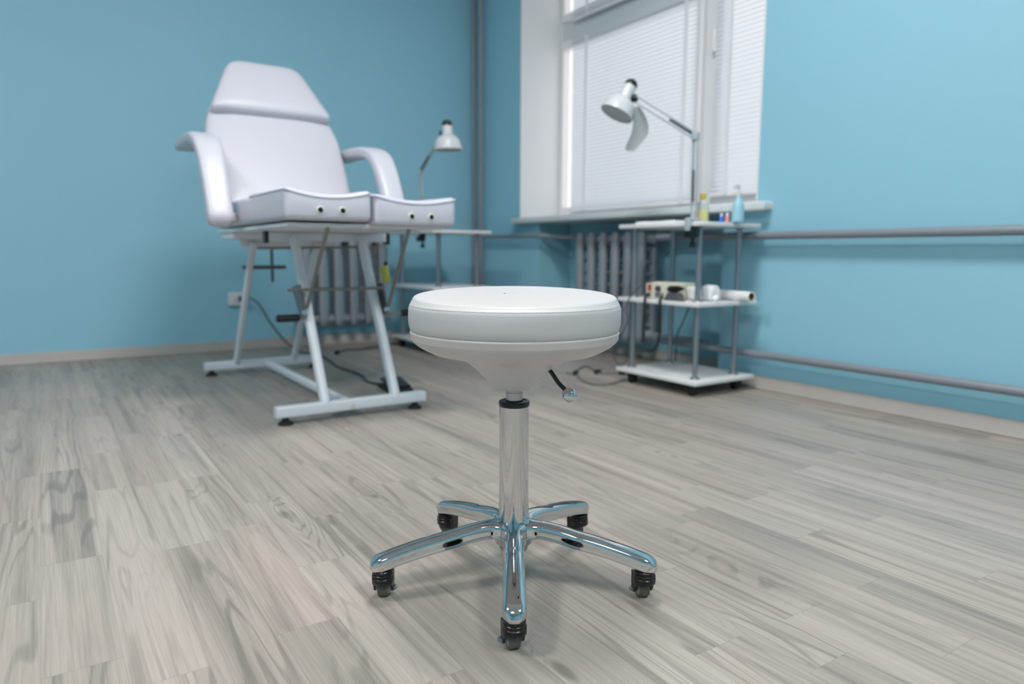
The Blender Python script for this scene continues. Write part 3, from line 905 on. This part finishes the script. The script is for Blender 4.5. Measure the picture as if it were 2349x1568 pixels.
# ------------------------------------------------------------------ trolleys
def trolley(x0, x1, y0, y1, label):
    T = Thing('trolley', label, 'trolley', ((x0+x1)/2, (y0+y1)/2, 0), 'three-tier white trolleys')
    cx, cy = (x0+x1)/2, (y0+y1)/2
    zs = (0.050, 0.368, 0.688)
    for z in zs:
        T.part('shelf', MB().rbox((x1-x0, y1-y0, 0.017), 0.003, (cx, cy, z + 0.0085)), 'board')
    for px in (x0 + 0.062, x1 - 0.062):
        for py in (y0 + 0.06, y1 - 0.04):
            p = MB()
            for za, zb in ((zs[0] + 0.017, zs[1]), (zs[1] + 0.017, zs[2])):
                p.cyl((px, py, za), (px, py, zb), 0.0115, 20)
                p.lathe([(0.0112, za + 0.010), (0.0155, za + 0.006), (0.021, za + 0.003), (0.022, za), (0.0112, za)], (px, py, 0), n=20)
                p.lathe([(0.0112, zb - 0.006), (0.019, zb - 0.003), (0.020, zb), (0.0112, zb)], (px, py, 0), n=20)
            T.part('post', p, 'post', label='grey metal post')
    for px in (x0 + 0.045, x1 - 0.055):
        for py in (y0 + 0.055, y1 - 0.065):
            c = MB()
            c.rbox((0.034, 0.046, 0.024), 0.008, (px, py, 0.034)); c.cyl((px, py, 0.03), (px, py, 0.0502), 0.012, 14)
            co = T.part('caster', c, 'rubber')
            wv = MB().cyl((px - 0.016, py, 0.0195), (px + 0.016, py, 0.0195), 0.0195, 20, 0.005)
            T.part('wheel', wv, 'black', co)
    return T
trolley(2.155, 2.52, 1.925, 2.40, 'white three-tier trolley under the window holding bottles and a desk lamp')
trolley(1.81, 2.19, 3.53, 4.11, 'white three-tier trolley in the far corner behind the treatment chair')

# ------------------------------------------------------------------ desk lamps
def desk_lamp(base, elbow, joint, cap, axis, edge_dir, label, hl=0.0):
    """clamp lamp: base on a shelf edge (top z .705)"""
    T = Thing('desk_lamp', label, 'lamp', base, 'clamp-on desk lamps')
    bx, by, bz = base
    e = Vector(edge_dir)
    side = Vector((e.y, -e.x, 0))
    p = Vector(base) + e * 0.0285
    bb_ = MB().rbox((0.034, 0.034, 0.016), 0.003, (bx, by, bz + 0.0085))
    bb_.rbox((0.010, 0.030, 0.052), 0.003, (p.x, p.y, bz - 0.010))
    T.part('base_block', bb_, 'lamprod')
    clo = T.part('clamp', MB().rbox((0.046, 0.032, 0.044), 0.004, (bx - 0.010, by, bz - 0.0405)), 'black', label='black desk clamp')
    T.part('clamp_screw', MB().cyl((bx, by, bz - 0.019), (bx, by, bz - 0.082), 0.006).cyl((bx, by, bz - 0.080), (bx, by, bz - 0.100), 0.013, 14, 0.003), 'black', clo)
    b0 = Vector((bx, by, bz + 0.014)); el = Vector(elbow); jt = Vector(joint)
    T.part('swivel_post', MB().cyl(b0, b0 + Vector((0, 0, 0.03)), 0.012, 16, 0.003), 'lamprod')
    def arm(name, p, q):
        d = (q - p).normalized()
        n = Vector((0, 0, 1)) if abs(d.z) < 0.8 else (jt - el).normalized()
        n = (n - d * n.dot(d)).normalized()
        a = MB()
        for sg in (-1, 1):
            a.sweep([p + n * sg * 0.012, q + n * sg * 0.012], rrect(0.007, 0.007, 0.001, 2))
        ao = T.part(name, a, 'lamprod')
        s = MB()
        L = (q - p).length
        pts = []
        turns = 16
        s0, s1 = (0.05, 0.42) if name == 'upper_arm' else (0.12, 0.55)
        for i in range(turns * 8 + 1):
            t = i / (turns * 8)
            ang = 2 * PI * turns * t
            pts.append(p + d * L * (s0 + (s1 - s0) * t) + n * (0.005 * math.cos(ang)) + d.cross(n) * (0.005 * math.sin(ang) + 0.006))
        s.tube(pts, 0.0020, 6)
        T.part('spring', s, 'spring', ao)
        return ao
    arm('lower_arm', b0 + Vector((0, 0, 0.03)), el)
    arm('upper_arm', el, jt)
    T.part('elbow', MB().rbox((0.026, 0.026, 0.034), 0.006, el), 'lamprod')
    ax = Vector(axis).normalized(); cp = Vector(cap)
    dome = MB().lathe([(r, z + hl) for r, z in ((0.024, 0.066), (0.038, 0.069), (0.051, 0.077), (0.061, 0.090), (0.068, 0.107), (0.0725, 0.131), (0.0735, 0.140), (0.071, 0.140))], cp, ax, 40)
    do = T.part('shade', dome, 'lampwhite', angle=60)
    T.part('lens', MB().lathe([(r, z + hl) for r, z in ((0.0712, 0.1398), (0.069, 0.134), (0.050, 0.133), (0, 0.133))], cp, ax, 40), 'lampin', do, label='flat grey lamp opening')
    so = T.part('socket', MB().lathe([(0, 0.016), (0.0255, 0.016), (0.027, 0.020), (0.027, 0.056 + hl), (0.031, 0.061 + hl), (0.031, 0.066 + hl), (0, 0.067 + hl)], cp, ax, 28), 'lampwhite')
    T.part('cap', MB().lathe([(0, -0.012), (0.012, -0.011), (0.022, -0.004), (0.028, 0.006), (0.028, 0.018), (0, 0.018)], cp, ax, 28), 'black', so, label='black end cap')
    jp = cp + ax * 0.052
    jb = MB().cyl(jp, jt, 0.014, 14); jb.sphere(jt, 0.018, 14)
    T.part('head_joint', jb, 'black')
    return T
desk_lamp((2.175, 1.985, 0.705), (2.172, 1.985, 1.036), (2.178, 2.345, 1.242), (2.175, 2.358, 1.310), (-0.44, 0.13, -0.88), (-1, 0, 0),
          'white desk lamp in front of the window blind, clamped to the trolley holding bottles', 0.014)
desk_lamp((1.83, 3.70, 0.705), (1.826, 3.70, 1.035), (1.818, 3.425, 1.205), (1.805, 3.350, 1.250), (0.02, -0.03, -1), (-1, 0, 0),
          'white desk lamp in the far corner behind the treatment chair armrest')
# milky film hanging from the near lamp's shade
fl = MB()
rows = []
prof_f = [(0.0, 0.014, 0.0), (0.02, 0.022, 0.006), (0.045, 0.029, 0.013), (0.08, 0.034, 0.020), (0.115, 0.036, 0.016), (0.145, 0.033, -0.002), (0.172, 0.027, -0.018), (0.186, 0.017, -0.022)]
o_ = Vector((2.178, 2.330, 1.205)); r2 = Vector((0.834, -0.552, 0))
for (dz, hw, sh) in prof_f:
    rows.append([fl.bm.verts.new(o_ + r2 * (sh + hw * (j / 4 - 0.5) * 2) + Vector((0.55, 0.83, 0)) * (0.006 * math.cos((j / 4 - 0.5) * PI)) + Vector((0, 0, -dz))) for j in range(5)])
for A, B in zip(rows, rows[1:]):
    for j in range(4): fl.face([A[j], A[j+1], B[j+1], B[j]])
bmesh.ops.solidify(fl.bm, geom=fl.bm.faces[:], thickness=0.0009)
solid('plastic_flap', fl, 'flap', 'milky plastic flap hanging below the desk lamp in front of the window', 'flap', o_, angle=60)

# ------------------------------------------------------------------ things on the near trolley
TOP, MID = 0.705, 0.385
T = Thing('lotion_bottle', 'cloudy bottle with yellow label and amber cap on the trolley top beside the lamp', 'bottle', (2.25, 2.005, TOP))
c = (2.25, 2.005, TOP)
T.part('bottle_body', MB().lathe([(0, 0), (0.020, 0), (0.0225, 0.003), (0.0225, 0.075), (0.019, 0.085), (0.010, 0.092), (0.010, 0.098), (0, 0.098)], c, n=28), 'clear')
T.part('bottle_label', MB().lathe([(0.0229, 0.006), (0.0232, 0.007), (0.0232, 0.050), (0.0229, 0.051)], c, n=28), 'yellowlabel', label='pale yellow label')
T.part('bottle_cap', MB().lathe([(0, 0.088), (0.0125, 0.088), (0.0125, 0.112), (0.011, 0.116), (0, 0.116)], c, n=20), 'orange', label='amber yellow cap')
def tube_tub(x, y, m, label):
    T = Thing('small_tube', label, 'tube', (x, y, TOP), 'small tubes on the trolley top')
    T.part('tube_body', MB().lathe([(0, 0.0), (0.0085, 0.0), (0.0085, 0.024), (0.006, 0.028), (0, 0.028)], (x, y, TOP), n=18), m)
    T.part('tube_cap', MB().lathe([(0, 0.027), (0.0055, 0.027), (0.0055, 0.040), (0, 0.041)], (x, y, TOP), n=14), 'white', label='white cap')
tube_tub(2.35, 1.993, 'blue', 'small blue tube with white cap on the trolley top')
tube_tub(2.35, 1.963, 'pink', 'small pink tube with white cap on the trolley top')
T = Thing('spray_bottle', 'light blue spray bottle with pale pump at the end of the trolley top', 'bottle', (2.36, 1.918, TOP))
c = (2.36, 1.918, TOP)
T.part('bottle_body', MB().lathe([(0, 0), (0.021, 0), (0.024, 0.004), (0.024, 0.062), (0.020, 0.080), (0.011, 0.096), (0.010, 0.108), (0, 0.108)], c, n=28), 'bluebottle')
pm = MB().lathe([(0, 0.104), (0.0115, 0.104), (0.0115, 0.118), (0.006, 0.121), (0.005, 0.138), (0, 0.138)], c, n=18)
pm.rbox((0.030, 0.012, 0.014), 0.004, (2.353, 1.922, TOP + 0.143))
T.part('pump', pm, 'clear', label='pale pump head')
nk = MB()
def crumple(amp, sc):
    def f(p):
        q = Vector(p)
        n = noise.noise_vector(q * sc)
        return q + Vector(n) * amp
    return f
solid('napkin', MB().rbox((0.20, 0.24, 0.008), 0.0035, (2.31, 2.235, TOP + 0.0045), fill=(8, 8, 1), deform=lambda p: (p.x, p.y, p.z + (0.004 * (1 + noise.noise(Vector((p.x * 18, p.y * 18, 3)))) if p.z > 0 else 0))), 'paper',
      'folded white napkin lying on the trolley top under the window', 'napkin', (2.31, 2.235, TOP))
# nail drill control box
T = Thing('drill_control_box', 'cream control box with red switch and dark knob on the trolley middle shelf', 'control box', (2.262, 2.175, MID))
T.part('case', MB().rbox((0.12, 0.19, 0.072), 0.006, (2.262, 2.175, MID + 0.0365)), 'cream')
T.part('switch', MB().rbox((0.006, 0.018, 0.026), 0.002, (2.200, 2.243, MID + 0.048)), 'red', label='red rocker switch')
T.part('knob', MB().cyl((2.203, 2.188, MID + 0.046), (2.188, 2.188, MID + 0.046), 0.0125, 20, 0.003), 'navy', label='dark round knob')
T.part('jack', MB().cyl((2.203, 2.246, MID + 0.016), (2.192, 2.246, MID + 0.016), 0.008, 16), 'black')
T.part('vent_panel', MB().rbox((0.003, 0.05, 0.020), 0.001, (2.2015, 2.185, MID + 0.018)), 'palecord')
T = Thing('drill_handpiece', 'black drill handpiece lying in a grey cradle on the trolley middle shelf', 'drill', (2.182, 2.075, MID))
T.part('cradle', MB().prism([(-0.045, 0), (0.05, 0), (0.030, 0.034), (-0.022, 0.034)], -0.016, 0.016, Matrix((Vector((0, -1, 0)), Vector((0, 0, 1)), Vector((-1, 0, 0)))).transposed(), (2.183, 2.082, MID)), 'bracket')
T.part('handpiece', MB().lathe([(0, 0), (0.008, 0.002), (0.0135, 0.012), (0.0135, 0.055), (0.009, 0.075), (0.004, 0.088), (0, 0.09)], (2.182, 2.118, MID + 0.047), (0.02, -1, 0.06), 18), 'black')
solid('paper_bag', MB().rbox((0.05, 0.046, 0.056), 0.012, (2.262, 2.047, MID + 0.031), fill=(4, 4, 4), deform=crumple(0.007, 28)), 'paper', 'crumpled white paper bundle beside the drill handpiece, behind the trolley post', 'paper bundle', (2.262, 2.047, MID))
solid('cotton_pad_bag', MB().rbox((0.05, 0.055, 0.060), 0.014, (2.298, 1.988, MID + 0.034), fill=(4, 4, 4), deform=crumple(0.008, 24)), 'cotton', 'soft white bag on the trolley middle shelf between paper bundle and roll', 'bag', (2.298, 1.988, MID))
T = Thing('paper_roll', 'white paper roll with dark hollow end jutting over the trolley middle shelf', 'roll', (2.42, 1.97, MID))
d = (Vector((2.408, 1.868, 0)) - Vector((2.44, 2.12, 0))).normalized()
p1 = Vector((2.408, 1.870, MID + 0.021)); p0 = p1 - d * 0.24
T.part('sheet', MB().lathe([(0.0165, 0), (0.0208, 0), (0.0208, 0.24), (0.0165, 0.24), (0.0165, 0)], p0, d, 28), 'paper')
T.part('core_tube', MB().lathe([(0.0140, 0.001), (0.0163, 0.001), (0.0163, 0.2385), (0.0140, 0.2385), (0.0140, 0.10), (0, 0.19), ], p0, d, 24), 'kraft', label='olive cardboard core')
solid('cotton_ball', MB().sphere((2.272, 1.940, MID + 0.0145), 0.014, 18), 'cotton', 'white cotton ball near the front edge of the trolley middle shelf', 'cotton ball', (2.272, 1.940, MID))

# ------------------------------------------------------------------ cords
T = Thing('coiled_cord', 'black coiled drill cord hanging in a loop below the trolley middle shelf', 'cord', (2.147, 2.17, 0.20))
base_pts = smooth_path([(2.185, 2.150, MID + 0.012), (2.150, 2.128, 0.392), (2.143, 2.123, 0.365), (2.143, 2.122, 0.30), (2.143, 2.121, 0.234), (2.143, 2.135, 0.19), (2.143, 2.166, 0.168), (2.143, 2.198, 0.183), (2.143, 2.214, 0.241), (2.143, 2.212, 0.341), (2.147, 2.215, 0.388), (2.175, 2.235, MID + 0.016), (2.19, 2.246, MID + 0.016)], 8)
T.part('cord_loop', MB().tube(base_pts, 0.0055, 10), 'rubber')
hx = []
for i in range(10 * 12 + 1):
    t = i / 120; a = 2 * PI * 12 * t
    hx.append((2.143 + 0.0065 * math.cos(a), 2.1225 + 0.0065 * math.sin(a), 0.35 - 0.10 * t))
T.part('coil', MB().tube(hx, 0.0026, 6), 'rubber')
solid('lamp_cord', MB().tube([(2.215, 2.225, 0.463), (2.175, 2.245, 0.45), (2.140, 2.288, 0.405), (2.132, 2.316, 0.34), (2.132, 2.303, 0.293), (2.13, 2.335, 0.226), (2.13, 2.385, 0.154), (2.13, 2.378, 0.105), (2.13, 2.347, 0.088), (2.135, 2.316, 0.102), (2.145, 2.30, 0.130)], 0.0028, 8, sub=6), 'cord',
      'thin grey wire drooping down the trolley side nearest the radiator', 'cord', (2.13, 2.347, 0.088))
solid('slanting_line', MB().tube([(2.46, 2.30, 0.3905), (2.50, 2.30, 0.3905), (2.5275, 2.300, 0.375), (2.532, 2.345, 0.27), (2.530, 2.385, 0.19), (2.53, 2.39, 0.10), (2.53, 2.395, 0.04), (2.53, 2.43, 0.006), (2.52, 2.50, 0.005)], 0.0035, 8, sub=5), 'cord',  # thin tube following a dark slanting line
      'thin dark line slanting down behind the trolley rear posts to the floor', 'cord', (2.53, 2.39, 0.02))
T = Thing('extension_cord', 'grey extension cord with dark plugs tangled on the floor beside the trolley', 'cord', (2.18, 2.5, 0))
T.part('cable', MB().tube([(2.085, 2.672, 0.006), (2.109, 2.621, 0.006), (2.165, 2.69, 0.006), (2.239, 2.754, 0.006), (2.293, 2.765, 0.006), (2.246, 2.655, 0.006), (2.211, 2.587, 0.006), (2.245, 2.555, 0.006), (2.278, 2.530, 0.006), (2.296, 2.515, 0.006), (2.36, 2.45, 0.006)], 0.0045, 8, sub=6), 'palecord')
T.part('cable', MB().tube([(2.109, 2.621, 0.006), (2.060, 2.55, 0.006), (2.021, 2.469, 0.006), (2.004, 2.390, 0.006), (2.034, 2.345, 0.006), (2.110, 2.352, 0.006), (2.19, 2.385, 0.006)], 0.0045, 8, sub=6), 'palecord')
for p, a in (((2.105, 2.628), 0.7), ((2.214, 2.592), -0.5), ((2.300, 2.512), -0.8)):
    T.part('plug', MB().rbox((0.036, 0.022, 0.022), 0.006, (p[0], p[1], 0.0112), zrot(a)), 'rubber', label='dark plug')
# chair power cord, wall socket and foot pedal
T = Thing('wall_socket', 'white surface-mounted wall socket low on the back wall behind the treatment chair', 'socket', (0.955, YB, 0.305))
T.part('plate', MB().rbox((0.100, 0.030, 0.078), 0.006, (0.945, YB - 0.0155, 0.305)), 'socket')
T.part('outlet', MB().lathe([(0.024, 0.004), (0.021, 0.004), (0.020, -0.002), (0, -0.002)], (0.958, YB - 0.0305, 0.305), (0, -1, 0), 20), 'socket')
T = Thing('power_cord', 'dark grey cord from the wall socket across the floor to the foot pedal', 'cord', (1.22, 3.6, 0))
T.part('plug', MB().rbox((0.036, 0.040, 0.030), 0.008, (0.965, YB - 0.054, 0.305)), 'cord')
T.part('cable', MB().tube([(0.975, 4.300, 0.306), (1.005, 4.290, 0.308), (1.038, 4.270, 0.286), (1.064, 4.250, 0.241), (1.091, 4.230, 0.177), (1.126, 4.195, 0.115), (1.175, 4.14, 0.045), (1.215, 4.06, 0.008), (1.235, 3.99, 0.0055), (1.265, 3.90, 0.0055), (1.265, 3.78, 0.0055), (1.248, 3.64, 0.0055), (1.216, 3.42, 0.0055), (1.228, 3.26, 0.0055), (1.222, 3.12, 0.0055), (1.190, 2.985, 0.0055), (1.195, 2.91, 0.0055), (1.215, 2.865, 0.007), (1.225, 2.845, 0.012)], 0.0052, 10, sub=6), 'cord')
T = Thing('foot_pedal', 'black foot pedal on the floor behind the front bar of the treatment chair', 'foot pedal', (1.225, 2.75, 0))
pr = Matrix.Rotation(-0.12, 3, 'Z')
T.part('pedal_base', MB().rbox((0.105, 0.175, 0.016), 0.005, (1.225, 2.755, 0.0085), pr), 'rubber')
T.part('treadle', MB().rbox((0.092, 0.150, 0.012), 0.005, (1.225, 2.752, 0.030), pr @ Matrix.Rotation(0.10, 3, 'X')), 'black')
T = Thing('loose_cord', 'thin dark cord with a plug end lying on the floor near the back wall', 'cord', (1.6, 4.0, 0))
T.part('cable', MB().tube([(1.905, 4.16, 0.0055), (1.768, 4.106, 0.0055), (1.63, 4.022, 0.0055), (1.54, 3.985, 0.0055), (1.480, 4.01, 0.0055), (1.412, 3.954, 0.0055), (1.385, 3.91, 0.0055)], 0.0045, 8, sub=6), 'cord')
T.part('plug', MB().rbox((0.040, 0.022, 0.020), 0.006, (1.378, 3.895, 0.0105), zrot(0.9)), 'rubber')
